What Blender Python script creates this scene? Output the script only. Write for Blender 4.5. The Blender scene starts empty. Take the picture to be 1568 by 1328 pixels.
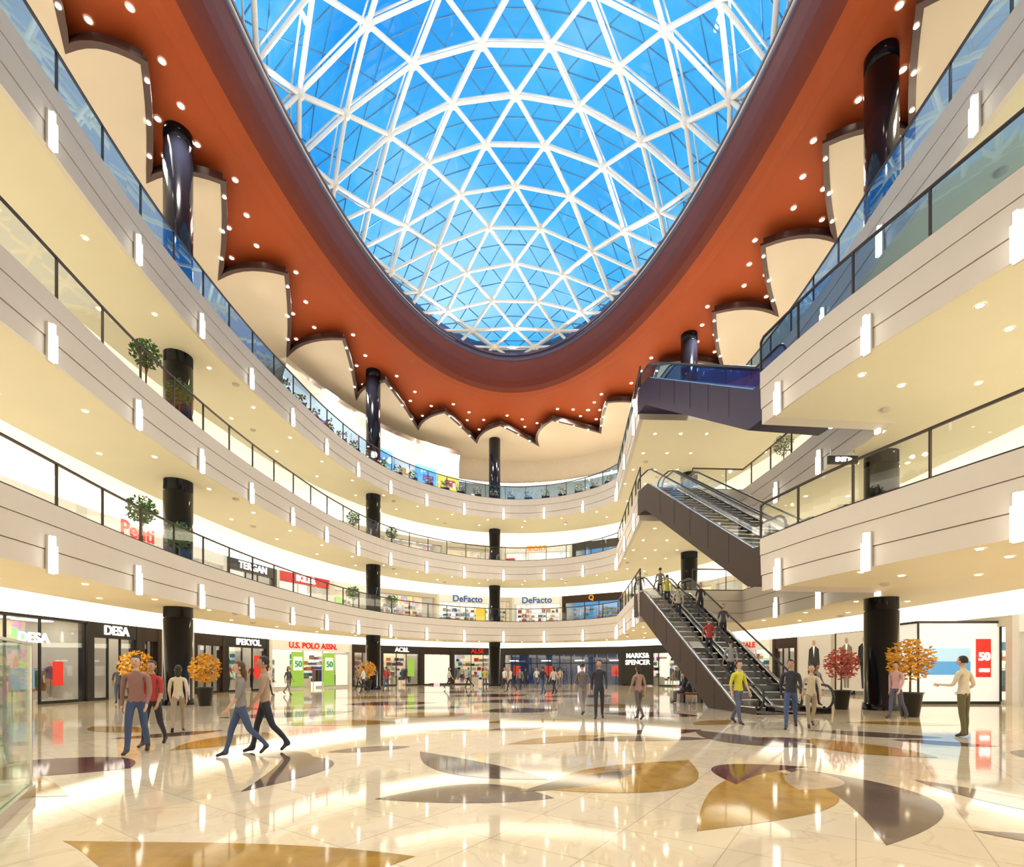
import bpy, bmesh, math, random
from mathutils import Vector, Matrix
from mathutils.geometry import tessellate_polygon
random.seed(7)
scene=bpy.context.scene
COL=scene.collection
try:
    scene.view_settings.view_transform='Standard'
    scene.view_settings.look='None'
except Exception as e: print(e)

# ---------------------------------------------------------------- materials
def nt_new(name):
    m=bpy.data.materials.new(name); m.use_nodes=True
    nt=m.node_tree; nt.nodes.clear()
    out=nt.nodes.new('ShaderNodeOutputMaterial')
    return m,nt,out
MATS={}
def mat(name,col,rough=.5,metal=0.,emis=0.,ecol=None,var=.06,scale=3.,coat=0.,spec=.5):
    if name in MATS: return MATS[name]
    m,nt,out=nt_new(name)
    b=nt.nodes.new('ShaderNodeBsdfPrincipled')
    b.inputs['Roughness'].default_value=rough; b.inputs['Metallic'].default_value=metal
    b.inputs['Specular IOR Level'].default_value=spec
    b.inputs['Coat Weight'].default_value=coat; b.inputs['Coat Roughness'].default_value=.04
    tc=nt.nodes.new('ShaderNodeTexCoord'); nz=nt.nodes.new('ShaderNodeTexNoise')
    nz.inputs['Scale'].default_value=scale; nz.inputs['Detail'].default_value=3
    nt.links.new(tc.outputs['Object'],nz.inputs['Vector'])
    mx=nt.nodes.new('ShaderNodeMix'); mx.data_type='RGBA'
    mx.inputs[6].default_value=tuple(c*(1-var) for c in col)+(1,)
    mx.inputs[7].default_value=tuple(min(1,c*(1+var)) for c in col)+(1,)
    nt.links.new(nz.outputs['Fac'],mx.inputs[0])
    nt.links.new(mx.outputs[2],b.inputs['Base Color'])
    if emis>0:
        b.inputs['Emission Color'].default_value=(ecol or col)+(1,)
        b.inputs['Emission Strength'].default_value=emis
    nt.links.new(b.outputs[0],out.inputs[0])
    MATS[name]=m; return m
def glassmat(name,tint,refl=.1,reflcol=(1,1,1),slope=.3):
    m,nt,out=nt_new(name)
    t=nt.nodes.new('ShaderNodeBsdfTransparent'); t.inputs[0].default_value=tint+(1,)
    g=nt.nodes.new('ShaderNodeBsdfGlossy'); g.inputs[0].default_value=reflcol+(1,); g.inputs['Roughness'].default_value=.02
    lw=nt.nodes.new('ShaderNodeLayerWeight'); lw.inputs[0].default_value=.35
    mp=nt.nodes.new('ShaderNodeMapRange'); mp.inputs[3].default_value=refl; mp.inputs[4].default_value=min(1,refl+slope)
    nt.links.new(lw.outputs['Facing'],mp.inputs[0])
    mx=nt.nodes.new('ShaderNodeMixShader')
    nt.links.new(mp.outputs[0],mx.inputs[0]); nt.links.new(t.outputs[0],mx.inputs[1]); nt.links.new(g.outputs[0],mx.inputs[2])
    nt.links.new(mx.outputs[0],out.inputs[0]); MATS[name]=m; return m

M_fascia=mat('fascia_beige',(.71,.645,.565),.45,var=.03)
M_groove=mat('fascia_groove',(.36,.30,.25),.6)
M_ceil=mat('ceiling_cream',(.92,.85,.63),.6,var=.03,scale=.6)
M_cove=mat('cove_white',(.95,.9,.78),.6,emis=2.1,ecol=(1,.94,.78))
M_rec=mat('recess_white_glow',(.95,.9,.78),.6,emis=.6,ecol=(1,.93,.74))  # recess ceiling is no lamp; the cove light on it is put in as emission
M_wfloor=mat('walkway_stone',(.80,.75,.64),.3)
M_orange=mat('orange_paint',(.35,.068,.018),.6,var=.08,scale=.4,spec=.2)
M_collar=mat('collar_maroon',(.18,.036,.024),.5,spec=.25)
M_rim=mat('rim_plum_metal',(.09,.065,.12),.4)
M_beige=mat('canopy_beige',(.58,.50,.39),.6,var=.04,scale=.5)
M_brown=mat('canopy_edge_brown',(.06,.028,.025),.4)
M_topwall=mat('top_wall_cream',(.66,.59,.49),.6)
M_column=mat('column_black_lacquer',(.004,.005,.009),.12,spec=.28)
M_bronze=mat('bronze_trim',(.05,.032,.026),.35,metal=.5)
M_steel=mat('white_steel',(.92,.90,.86),.45)
M_thin=mat('glazing_bar',(.10,.30,.55),.4)
M_stain=mat('stainless',(.6,.58,.55),.25,metal=1)
M_lamp=mat('lamp_warm',(1,.9,.7),.5,emis=16,ecol=(1,.90,.70))
M_strip=mat('lamp_strip',(1,.95,.85),.5,emis=4.5,ecol=(1,.94,.80))
M_fstrip=mat('fascia_lamp',(1,.95,.85),.5,emis=3.2,ecol=(1,.96,.88))
M_black=mat('black_satin',(.02,.018,.018),.35)
M_white=mat('white_paint',(.85,.83,.78),.5)
M_glass=glassmat('balustrade_glass',(.93,.96,.98),.03,(1,1,1),.20)
M_glassb=glassmat('balustrade_glass_sky_tint',(.42,.66,.96),.12,(.45,.70,1),.38)  # blue sky reflection put into the tint and gloss colour of the glass
M_dglass=glassmat('dome_glass',(.97,.99,1),.01,(1,1,1),.12)
M_shopglass=glassmat('shop_glass',(.96,.97,.97),.03,(1,1,1),.2)
M_truss=mat('escalator_cladding',(.055,.034,.028),.5,var=.04,spec=.3)
M_trussp=mat('escalator_cladding_plum',(.028,.020,.065),.45,var=.04,spec=.35)
M_step=mat('escalator_steps',(.12,.12,.12),.4,metal=.6)

def floor_mat():
    m,nt,out=nt_new('polished_marble'); L=nt.links.new
    b=nt.nodes.new('ShaderNodeBsdfPrincipled'); tc=nt.nodes.new('ShaderNodeTexCoord')
    mp=nt.nodes.new('ShaderNodeMapping'); mp.inputs['Rotation'].default_value=(0,0,.6)
    L(tc.outputs['Object'],mp.inputs[0])
    br=nt.nodes.new('ShaderNodeTexBrick'); br.offset=0
    br.inputs['Scale'].default_value=1; br.inputs['Brick Width'].default_value=.9; br.inputs['Row Height'].default_value=.9
    br.inputs['Mortar Size'].default_value=.005; br.inputs['Mortar Smooth'].default_value=0
    br.inputs['Color1'].default_value=(.75,.64,.47,1); br.inputs['Color2'].default_value=(.69,.58,.42,1); br.inputs['Mortar'].default_value=(.48,.39,.27,1)
    L(mp.outputs[0],br.inputs['Vector'])
    nz=nt.nodes.new('ShaderNodeTexNoise'); nz.inputs['Scale'].default_value=1.1; nz.inputs['Detail'].default_value=8; nz.inputs['Distortion'].default_value=1.2
    L(tc.outputs['Object'],nz.inputs['Vector'])
    mx=nt.nodes.new('ShaderNodeMix'); mx.data_type='RGBA'; mx.blend_type='MULTIPLY'; mx.inputs[0].default_value=.5
    rp=nt.nodes.new('ShaderNodeValToRGB'); E=rp.color_ramp.elements
    E[0].color=(.86,.80,.72,1); E[0].position=.3; E[1].position=.72; E[1].color=(1,1,1,1)
    for p,c in ((.47,(1,.98,.95,1)),(.495,(.82,.74,.64,1)),(.52,(1,.98,.95,1))):
        e=E.new(p); e.color=c
    L(nz.outputs['Fac'],rp.inputs[0]); L(br.outputs['Color'],mx.inputs[6]); L(rp.outputs[0],mx.inputs[7])
    L(mx.outputs[2],b.inputs['Base Color'])
    b.inputs['Roughness'].default_value=.05; b.inputs['IOR'].default_value=1.68
    L(b.outputs[0],out.inputs[0]); return m
M_floor=floor_mat()
def inlay(name,c):
    m,nt,out=nt_new(name); L=nt.links.new
    b=nt.nodes.new('ShaderNodeBsdfPrincipled'); tc=nt.nodes.new('ShaderNodeTexCoord')
    br=nt.nodes.new('ShaderNodeTexBrick'); br.offset=0
    for k,v in (('Scale',1),('Brick Width',.45),('Row Height',.45),('Mortar Size',.003)): br.inputs[k].default_value=v
    br.inputs['Color1'].default_value=c+(1,); br.inputs['Color2'].default_value=tuple(x*.8 for x in c)+(1,); br.inputs['Mortar'].default_value=tuple(x*.7 for x in c)+(1,)
    nz=nt.nodes.new('ShaderNodeTexNoise'); nz.inputs['Scale'].default_value=4; nz.inputs['Detail'].default_value=6; L(tc.outputs['Object'],nz.inputs['Vector'])
    mx=nt.nodes.new('ShaderNodeMix'); mx.data_type='RGBA'; mx.blend_type='MULTIPLY'; mx.inputs[0].default_value=.5
    L(tc.outputs['Object'],br.inputs['Vector']); L(br.outputs['Color'],mx.inputs[6]); 
    rp=nt.nodes.new('ShaderNodeValToRGB'); rp.color_ramp.elements[0].position=.3; rp.color_ramp.elements[0].color=(.55,.55,.55,1); rp.color_ramp.elements[1].position=.6
    L(nz.outputs['Fac'],rp.inputs[0]); L(rp.outputs[0],mx.inputs[7]); L(mx.outputs[2],b.inputs['Base Color'])
    b.inputs['Roughness'].default_value=.06; b.inputs['IOR'].default_value=1.48
    L(b.outputs[0],out.inputs[0]); return m
INL=[inlay('marble_ochre',(.48,.27,.055)),inlay('marble_greybrown',(.18,.125,.10)),inlay('marble_maroon',(.16,.045,.045)),inlay('marble_pale',(.60,.46,.32))]

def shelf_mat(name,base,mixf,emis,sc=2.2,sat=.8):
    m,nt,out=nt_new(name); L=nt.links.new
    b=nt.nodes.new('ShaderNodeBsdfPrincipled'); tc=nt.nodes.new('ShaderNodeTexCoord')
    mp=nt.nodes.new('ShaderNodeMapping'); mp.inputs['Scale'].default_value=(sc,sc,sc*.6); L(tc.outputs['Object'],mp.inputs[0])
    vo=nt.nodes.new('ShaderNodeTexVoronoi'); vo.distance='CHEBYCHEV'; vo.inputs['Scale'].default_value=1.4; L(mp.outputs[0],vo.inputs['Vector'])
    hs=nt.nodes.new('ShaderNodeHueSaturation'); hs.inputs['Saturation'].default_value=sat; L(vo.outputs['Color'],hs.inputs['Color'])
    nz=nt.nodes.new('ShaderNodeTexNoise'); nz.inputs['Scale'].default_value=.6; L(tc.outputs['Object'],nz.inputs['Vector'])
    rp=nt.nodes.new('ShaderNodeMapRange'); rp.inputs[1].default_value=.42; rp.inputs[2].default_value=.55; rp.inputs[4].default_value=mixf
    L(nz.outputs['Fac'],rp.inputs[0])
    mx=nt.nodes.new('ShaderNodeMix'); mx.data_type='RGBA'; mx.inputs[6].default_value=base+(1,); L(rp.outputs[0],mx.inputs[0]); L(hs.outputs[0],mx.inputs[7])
    L(mx.outputs[2],b.inputs['Base Color']); L(mx.outputs[2],b.inputs['Emission Color']); b.inputs['Emission Strength'].default_value=emis  # back wall emits its own goods colours, standing in for lit shop interiors
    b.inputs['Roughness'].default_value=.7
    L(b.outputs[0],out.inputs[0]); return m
M_shelf=shelf_mat('shop_shelving_glow',(.92,.74,.48),.7,.60)
M_shelf2=shelf_mat('shop_shelving_glow_white',(.98,.92,.80),.5,.85)
M_shelfd=shelf_mat('shop_shelving_glow_dark',(.45,.30,.18),.7,.40)

# ---------------------------------------------------------------- mesh helpers
def obj(name,me,parent=None):
    o=bpy.data.objects.new(name,me); COL.objects.link(o)
    if parent: o.parent=parent
    return o
class MB:
    def __init__(s): s.v=[];s.f=[];s.m=[];s.mats=[];s.sm=[]
    def mi(s,m):
        if m not in s.mats: s.mats.append(m)
        return s.mats.index(m)
    def face(s,pts,m,smooth=False):
        b=len(s.v); s.v+= [tuple(p) for p in pts]; s.f.append(tuple(range(b,b+len(pts)))); s.m.append(s.mi(m)); s.sm.append(smooth)
    def raw(s,vs,fs,m,smooth=False):
        b=len(s.v); s.v+=[tuple(p) for p in vs]; k=s.mi(m)
        for f in fs: s.f.append(tuple(b+i for i in f)); s.m.append(k); s.sm.append(smooth)
    def box(s,o,u,n,u0,u1,n0,n1,z0,z1,m):
        o=Vector((o[0],o[1],0)); P=[]
        for z in (z0,z1):
            for a,b in ((u0,n0),(u1,n0),(u1,n1),(u0,n1)):
                p=o+u*a+n*b; P.append((p.x,p.y,z))
        s.raw(P,[(0,3,2,1),(4,5,6,7),(0,1,5,4),(1,2,6,5),(2,3,7,6),(3,0,4,7)],m)
    def tube(s,a,b,r,m,n=6,r2=None,caps=False):
        a=Vector(a);b=Vector(b);d=(b-a)
        if d.length<1e-5: return
        d.normalize(); x=d.orthogonal().normalized(); y=d.cross(x); r2=r if r2 is None else r2
        vs=[];fs=[]
        for i in range(n):
            t=2*math.pi*i/n; e=x*math.cos(t)+y*math.sin(t); vs+=[a+e*r,b+e*r2]
        for i in range(n):
            j=(i+1)%n; fs.append((2*i,2*j,2*j+1,2*i+1))
        if caps: fs.append(tuple(2*i for i in range(n))); fs.append(tuple(2*i+1 for i in range(n)))
        s.raw(vs,fs,m,True)
    def lathe(s,c,prof,m,n=24):
        vs=[];fs=[]
        for r,z in prof:
            for i in range(n):
                t=2*math.pi*i/n; vs.append((c[0]+r*math.cos(t),c[1]+r*math.sin(t),c[2]+z))
        for k in range(len(prof)-1):
            for i in range(n):
                j=(i+1)%n; fs.append((k*n+i,k*n+j,(k+1)*n+j,(k+1)*n+i))
        s.raw(vs,fs,m,True)
    def ball(s,c,r,m,n=8,sc=(1,1,1)):
        vs=[];fs=[];k=n//2
        for i in range(k+1):
            ph=math.pi*i/k
            for j in range(n):
                t=2*math.pi*j/n; vs.append((c[0]+r*sc[0]*math.sin(ph)*math.cos(t),c[1]+r*sc[1]*math.sin(ph)*math.sin(t),c[2]+r*sc[2]*math.cos(ph)))
        for i in range(k):
            for j in range(n):
                l=(j+1)%n; fs.append((i*n+j,(i+1)*n+j,(i+1)*n+l,i*n+l))
        s.raw(vs,fs,m,True)
    def disc(s,c,r,m,n=10,h=.02):
        vs=[(c[0]+r*math.cos(2*math.pi*i/n),c[1]+r*math.sin(2*math.pi*i/n),c[2]-h) for i in range(n)]
        s.raw(vs,[tuple(range(n-1,-1,-1))],m)
    def build(s,name,parent=None):
        me=bpy.data.meshes.new(name); me.from_pydata(s.v,[],s.f)
        for m in s.mats: me.materials.append(m)
        me.polygons.foreach_set('material_index',s.m); me.polygons.foreach_set('use_smooth',s.sm)
        me.update(); return obj(name,me,parent)

def cr(pts,n=5,closed=False):
    P=[Vector(p) for p in pts]; N=len(P); out=[]
    rng=range(N) if closed else range(N-1)
    for i in rng:
        if closed: a,b,c,d=P[i-1],P[i],P[(i+1)%N],P[(i+2)%N]
        else: a,b,c,d=P[max(i-1,0)],P[i],P[i+1],P[min(i+2,N-1)]
        for k in range(n):
            t=k/n; out.append(.5*((2*b)+(c-a)*t+(2*a-5*b+4*c-d)*t*t+(-a+3*b-3*c+d)*t**3))
    if not closed: out.append(P[-1])
    return out
def normals(path,closed):
    N=len(path); res=[]
    for i in range(N):
        a=path[i-1] if (i>0 or closed) else None
        c=path[(i+1)%N] if (i<N-1 or closed) else None
        ns=[]
        for p,q in ((a,path[i]),(path[i],c)):
            if p is None or q is None: continue
            d=q-p
            if d.length<1e-6: continue
            d.normalize(); ns.append(Vector((-d.y,d.x)))
        n=sum(ns,Vector((0,0)))
        if n.length<1e-6: n=ns[0]
        n.normalize(); n=n/max(.5,n.dot(ns[0])); res.append(n)
    return res
def sweep(mb,path,prof,mats,closed=True,smooth=False):
    nn=normals(path,closed); N=len(path)
    R=range(N) if closed else range(N-1)
    K=len(prof)
    for k in range(K-1):
        m=mats[k] if isinstance(mats,list) else mats
        vs=[]
        for p,n in zip(path,nn):
            for o,z in prof[k:k+2]: q=p+n*o; vs.append((q.x,q.y,z))
        fs=[]
        for i in R:
            j=(i+1)%N; fs.append((i*2,j*2,j*2+1,i*2+1))
        mb.raw(vs,fs,m,smooth)
def plate(mb,outer,hole,z,m):
    A=[Vector((p.x,p.y,0)) for p in outer]; B=[Vector((p.x,p.y,0)) for p in hole] if hole else None
    loops=[A]+([B] if B else [])
    tris=tessellate_polygon(loops); allv=A+(B or [])
    mb.raw([(p.x,p.y,z) for p in allv],[tuple(t) for t in tris],m)
def resample(path,step,closed=False):
    P=list(path)+([path[0]] if closed else []); out=[P[0].copy()]; L=sum((P[i+1]-P[i]).length for i in range(len(P)-1))
    n=max(1,round(L/step)); st=L/n; acc=0; tgt=st
    for i in range(len(P)-1):
        d=(P[i+1]-P[i]).length
        while tgt<=acc+d+1e-6 and len(out)<=n:
            out.append(P[i].lerp(P[i+1],min(1,(tgt-acc)/max(d,1e-9)))); tgt+=st
        acc+=d
    if closed and len(out)>n: out=out[:n]
    return out
X=Vector((1,0,0));Y=Vector((0,1,0))

# ---------------------------------------------------------------- people (built first)
SK=[mat('skin_light',(.62,.38,.27),.5),mat('skin_tan',(.48,.28,.18),.5)]
def cloth(c): return mat('cloth_%02d_%02d_%02d'%tuple(int(x*99) for x in c),c,.8,var=.12,scale=12)
HAIRC=[mat('hair_dark',(.02,.013,.01),.6),mat('hair_brown',(.09,.045,.02),.6)]
M_shoe=mat('shoe_leather',(.03,.02,.018),.4); M_eye=mat('eye_dark',(.02,.015,.015),.2); M_lip=mat('lips',(.45,.16,.13),.5)
def person(loc,heading,shirt,trouser,swing=.36,long=False,female=False,pose='walk',h=1.75,hair=0,skin=0,name='person',near=False,bag=None):
    V=[];R=[];E=[];T=[]
    def v(p,r):
        V.append(Vector(p)); R.append(r if isinstance(r,tuple) else (r,r)); return len(V)-1
    def e(a,b,t): E.append((a,b)); T.append(t)
    w=.9 if female else 1.
    pz=.95
    pel=v((0,0,pz),(.135*w+.01,.10)); wa=v((0,.0,pz+.15),(.12*w,.09)); ch=v((0,.01,pz+.33),(.15*w,.105)); uc=v((0,0,pz+.455),(.11*w,.075))
    nk=v((0,.01,pz+.53),.052); hb=v((0,.02,pz+.62),.048)
    e(pel,wa,'s');e(wa,ch,'s');e(ch,uc,'s');e(uc,nk,'k');e(nk,hb,'k')
    for s,ph in ((1,1),(-1,-1)):
        sh=v((s*.175*w,0,pz+.44),.058)
        a=-ph*swing*.8
        if pose=='sit': a=.5
        el=Vector((s*.225*w,.28*math.sin(a),pz+.44-.28*math.cos(a)))
        fa=a+(.35 if pose!='hold' else 1.3)
        if pose=='sit': fa=1.4
        wr=el+Vector((-s*.01,.25*math.sin(fa),-.25*math.cos(fa)))
        ie=v(el,.042); iw=v(wr,(.027,.024))
        e(uc,sh,'s');e(sh,ie,'s');e(ie,iw,'s' if long else 'k')
        d=(wr-el).normalized(); side=Vector((-s,0,0)); fw=d.cross(side).normalized()
        pm=v(wr+d*.06,(.032,.016)); e(iw,pm,'k')
        for q,l in ((-1.5,.055),(-.5,.07),(.5,.075),(1.5,.068)):
            b1=v(wr+d*.095+fw*(q*.019),.0095); b2=v(wr+d*(.095+l*.55)+fw*(q*.021)+side*.008,.0085); b3=v(wr+d*(.09+l)+fw*(q*.021)+side*.022,.0075)
            e(pm,b1,'k');e(b1,b2,'k');e(b2,b3,'k')
        t1=v(wr+d*.05+fw*.042,.011); t2=v(wr+d*.085+fw*.06+side*.01,.009); e(pm,t1,'k');e(t1,t2,'k')
        hp=v((s*.09,0,pz-.05),(.088,.085)); th=ph*swing; kn=.12 if th>0 else .12+swing*.9
        if pose in('stand','hold'): th=.04*ph; kn=.05
        if pose=='sit': th=1.5; kn=1.5
        k=V[hp]+Vector((s*.005,.43*math.sin(th),-.43*math.cos(th))); an=k+Vector((0,.42*math.sin(th-kn),-.42*math.cos(th-kn)))
        ik=v(k,(.06,.06)); mid=v(k.lerp(an,.35)+Vector((0,-.012,0)),.055 if not female else .05); ia=v(an,(.042,.045) if not female else .038)
        fp=(th-kn)*.8 if th-kn<0 else 0
        fd=Vector((s*.02,math.cos(fp)*.16,math.sin(fp)*.16-.035)); toe=v(an+fd+Vector((0,0,-.02)),(.042,.028)); hl=v(an+Vector((0,-.04,-.04)),.034)
        e(pel,hp,'t');e(hp,ik,'t');e(ik,mid,'t');e(mid,ia,'t');e(ia,toe,'b');e(ia,hl,'b')
    me=bpy.data.meshes.new('tmp'); me.from_pydata([tuple(p) for p in V],E,[]); o=obj('tmp',me)
    sk=o.modifiers.new('skin','SKIN'); sk.use_smooth_shade=True; sk.branch_smoothing=.3
    for i,d in enumerate(me.skin_vertices[0].data):
        d.radius=R[i]; d.use_root=(i==0)
    ss=o.modifiers.new('ss','SUBSURF'); ss.levels=2 if near else 1; ss.render_levels=ss.levels
    dg=bpy.context.evaluated_depsgraph_get(); dg.update()
    m2=bpy.data.meshes.new_from_object(o.evaluated_get(dg)); bpy.data.objects.remove(o)
    mats={'s':cloth(shirt),'t':cloth(trouser),'k':SK[skin],'b':M_shoe}; order=['s','t','k','b']
    bm=bmesh.new(); bm.from_mesh(m2); bpy.data.meshes.remove(m2)
    segs=[(V[a],V[b],t) for (a,b),t in zip(E,T)]
    rad=[(max(R[a])+max(R[b]))/2 for a,b in E]
    for f in bm.faces:
        c=f.calc_center_median(); best=1e9;bt='s'
        for (a,b,t),r in zip(segs,rad):
            ab=b-a; u=max(0,min(1,(c-a).dot(ab)/ab.length_squared)); d=(a+ab*u-c).length-r
            if d<best: best=d;bt=t
        if bt=='t' and c.z>pz-.02: bt='s'
        if bt=='s' and c.z<pz-.02 and abs(c.x)<.19*w: bt='t' if pose!='sit' else 's'
        f.material_index=order.index(bt); f.smooth=True
    lowz=min(x.co.z for x in bm.verts)
    hc=Vector((0,.03,pz+.70))
    def ell(c,sc,mi,seg=14,shape=None):
        r=bmesh.ops.create_uvsphere(bm,u_segments=seg,v_segments=max(6,seg*3//4),radius=1)
        for q in r['verts']:
            p=Vector((q.co.x*sc[0],q.co.y*sc[1],q.co.z*sc[2]))
            if shape: p=shape(p)
            q.co=c+p
        for f in {f for q in r['verts'] for f in q.link_faces}: f.material_index=mi; f.smooth=True
        return r['verts']
    def hs(p):
        t=max(0,-p.z/.115); p.x*=1-.3*t*t; 
        if p.y>0: p.y*=1-.08*t
        else: p.y*=1-.25*t
        return p
    ell(hc,(.074,.095,.115),2,20 if near else 14,hs)
    ell(hc+Vector((0,.098,-.015)),(.013,.02,.026),2,8)
    for s in(1,-1):
        ell(hc+Vector((s*.075,-.005,-.005)),(.012,.02,.03),2,8)
        ell(hc+Vector((s*.028,.083,.012)),(.012,.008,.007),5,8)
    ell(hc+Vector((0,.088,-.055)),(.024,.008,.007),6,8)
    hv=ell(hc+Vector((0,-.014,.02)),(.083,.1,.113),4,20 if near else 14)
    kill=[q for q in hv if (q.co.y-hc.y>.035 and q.co.z-hc.z<.06) or (q.co.z-hc.z<(-.13 if female else -.045) ) ]
    bmesh.ops.delete(bm,geom=kill,context='VERTS')
    if female: ell(hc+Vector((0,-.07,-.09)),(.075,.05,.12),4,12)
    nm=bpy.data.meshes.new(name); 
    if bag:
        r=bmesh.ops.create_cube(bm,size=1)
        for q in r['verts']: q.co=Vector((.30+q.co.x*.09,q.co.y*.26+.02,pz-.22+q.co.z*.3))
        for f in {f for q in r['verts'] for f in q.link_faces}: f.material_index=7
        r=bmesh.ops.create_cube(bm,size=1)
        for q in r['verts']: q.co=Vector((.27+q.co.x*.012,q.co.y*.03+.02,pz+.1+q.co.z*.7))
        for f in {f for q in r['verts'] for f in q.link_faces}: f.material_index=7
    base=-lowz
    bm.to_mesh(nm); bm.free()
    for m in (mats['s'],mats['t'],mats['k'],mats['b'],HAIRC[hair],M_eye,M_lip,cloth(bag) if bag else M_shoe): nm.materials.append(m)
    ob=obj(name,nm); sc=h/1.76
    ob.scale=(sc,sc,sc); ob.rotation_euler=(0,0,heading); ob.location=(loc[0],loc[1],loc[2]+base*sc)
    return ob
D=math.radians
dark=(.03,.03,.045); jean=(.06,.09,.2); red=(.45,.05,.04); cream=(.65,.55,.4); olive=(.13,.11,.05); grey=(.25,.23,.22); white=(.7,.68,.62)
PE=[
 (-6.8,9.1,D(200),(.30,.16,.14),jean,dict(near=True,long=True,swing=.22)),
 (-7.15,10.0,D(190),red,dark,dict(near=True,female=True,h=1.68,swing=.25)),
 (-4.75,8.8,D(125),grey,jean,dict(near=True,swing=.34,female=True,h=1.66,hair=1,bag=(.5,.42,.3))),
 (-4.55,9.25,D(118),(.4,.28,.2),dark,dict(near=True,swing=.30)),
 (-8.1,12.2,D(30),cream,(.35,.27,.2),dict(swing=.3,female=True,h=1.62)),
 (2.7,15.6,D(170),dark,dark,dict(near=True,swing=.2,long=True,h=1.8)),
 (2.35,16.8,D(10),(.15,.12,.12),grey,dict(swing=.35)),
 (3.85,15.3,D(20),(.33,.2,.17),(.1,.08,.08),dict(swing=.3,female=True,h=1.68)),
 (6.3,14,D(200),(.62,.58,.05),(.1,.12,.2),dict(near=True,swing=.25)),
 (7.15,12.9,D(150),dark,jean,dict(near=True,swing=.35,h=1.78,long=True)),
 (7.85,13.2,D(160),cream,(.4,.32,.22),dict(swing=.3,female=True,h=1.65,hair=1)),
 (12.0,15.7,D(110),(.5,.3,.32),(.08,.08,.14),dict(near=True,swing=.25,long=True)),
 (10.15,11.3,D(20),(.68,.6,.45),olive,dict(near=True,pose='hold',long=True,h=1.78)),
 (13.2,21.8,D(200),grey,dark,dict(swing=.3)),
 (-9.0,36,D(0),red,jean,dict(swing=.3)),(-9.9,33.5,D(90),white,dark,dict(swing=.3)),
 (-2,37,D(180),(.6,.5,.1),jean,dict(swing=.3)),(-.6,41,D(150),white,dark,dict()),(.6,38,D(10),grey,dark,dict()),
 (2.1,43,D(180),white,jean,dict()),(3.4,40,D(200),(.5,.1,.1),dark,dict()),(1.2,45,D(0),dark,dark,dict()),(4.4,46,D(0),cream,grey,dict()),
 (-3.8,44,D(90),(.2,.3,.5),dark,dict()),(-.1,35,D(120),cream,dark,dict(female=True)),(5.0,36,D(180),(.15,.2,.4),jean,dict()),
 (-5,40,D(260),(.6,.6,.6),dark,dict(female=True)),(11.3,32,D(260),dark,jean,dict()),
 (-14.5,30,D(270),white,dark,dict()),(-13.8,31,D(250),(.1,.1,.1),grey,dict(female=True)),(-18.3,25,D(200),cream,dark,dict()),
 (-17.6,22.5,D(40),(.1,.1,.12),jean,dict(female=True)),(-12.2,40,D(80),(.5,.4,.3),dark,dict()),(1.9,31,D(30),dark,jean,dict()),(2.6,31.3,D(30),white,dark,dict(female=True)),
]
for i,(x,y,hd,s,t,kw) in enumerate(PE):
    person((x,y,0.004),hd,s,t,skin=i%2,**kw)
person((8.0,23.4,0.0),D(90),dark,(.1,.1,.12),pose='sit')
person((7.5,29.5,5.5),D(180),(.2,.2,.25),dark,pose='stand'); person((7.8,31,5.5),D(150),(.1,.1,.1),dark,pose='stand')
M_manq=mat('mannequin_white',(.8,.78,.74),.35)
MANQ=[]
for a,b in (((.5,.08,.07),dark),((.12,.16,.3),(.5,.45,.38)),((.75,.72,.68),(.06,.06,.07))):
    o=person((0,0,0),0,a,b,pose='stand',name='mannequin',h=1.8)
    for k in (2,3,4,5,6): o.data.materials[k]=M_manq
    MANQ.append((o.data,o.location.z)); bpy.data.objects.remove(o)
def mannequin(p,z,rot,k):
    me,bz=MANQ[k%3]; o=bpy.data.objects.new('mannequin',me); COL.objects.link(o)
    o.scale=(1.02,1.02,1.02); o.location=(p.x,p.y,z+bz); o.rotation_euler=(0,0,rot)

# ---------------------------------------------------------------- plan curves
LEFT=[(-5,-7),(-9.2,-2.5),(-10.6,2),(-11.3,7),(-11.9,12),(-12.5,16.4),(-12.7,20),(-12.6,24),(-12.2,28),(-11.6,32),(-10.5,36),(-8.8,39.4),(-6.2,42.2),(-3.1,44.3),(.6,45.2),(4.3,44.3),(7.0,42.3),(8.4,40.2)]
RG=[(12.6,27.5),(12.7,24),(12.6,20),(12.5,17)]
PEN=[(8.25,16.6),(8.75,13.9),(9.6,11.1),(10.5,8),(11,4),(9.6,-2),(5,-7),(0,-8.2)]
R3=[(12.6,27.5),(12.7,24),(12.5,20),(12.1,16.5),(11.8,13),(11.4,9),(10.8,4),(9.4,-2),(5,-7),(0,-8.2)]
LFc=cr([(0,-8.2)]+LEFT); V2=lambda a,b:Vector((a,b))
E12=LFc[:-1]+[V2(8.4,40.2),V2(6.9,27.3)]+cr(RG)+cr(PEN)[:-1]
E3=LFc[:-1]+[V2(8.4,40.2),V2(6.9,27.3)]+cr(R3)[:-1]
Wp=cr([(-15,-6),(-16,2),(-16.2,7),(-16.4,12),(-16.8,16.4),(-17,20),(-17,24),(-16.6,28),(-15.9,33),(-14.4,38),(-12,42.8),(-8.6,46.8),(-4,49.6),(.6,50.4),(5.3,49.6),(9.8,46.8),(13,42.8),(15.2,38),(16.4,33),(17,28),(17.2,24),(17.2,18),(17.1,12),(16.8,7),(16.4,2),(15,-6),(9,-10.5),(0,-12),(-9,-10.5)],4,True)
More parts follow.
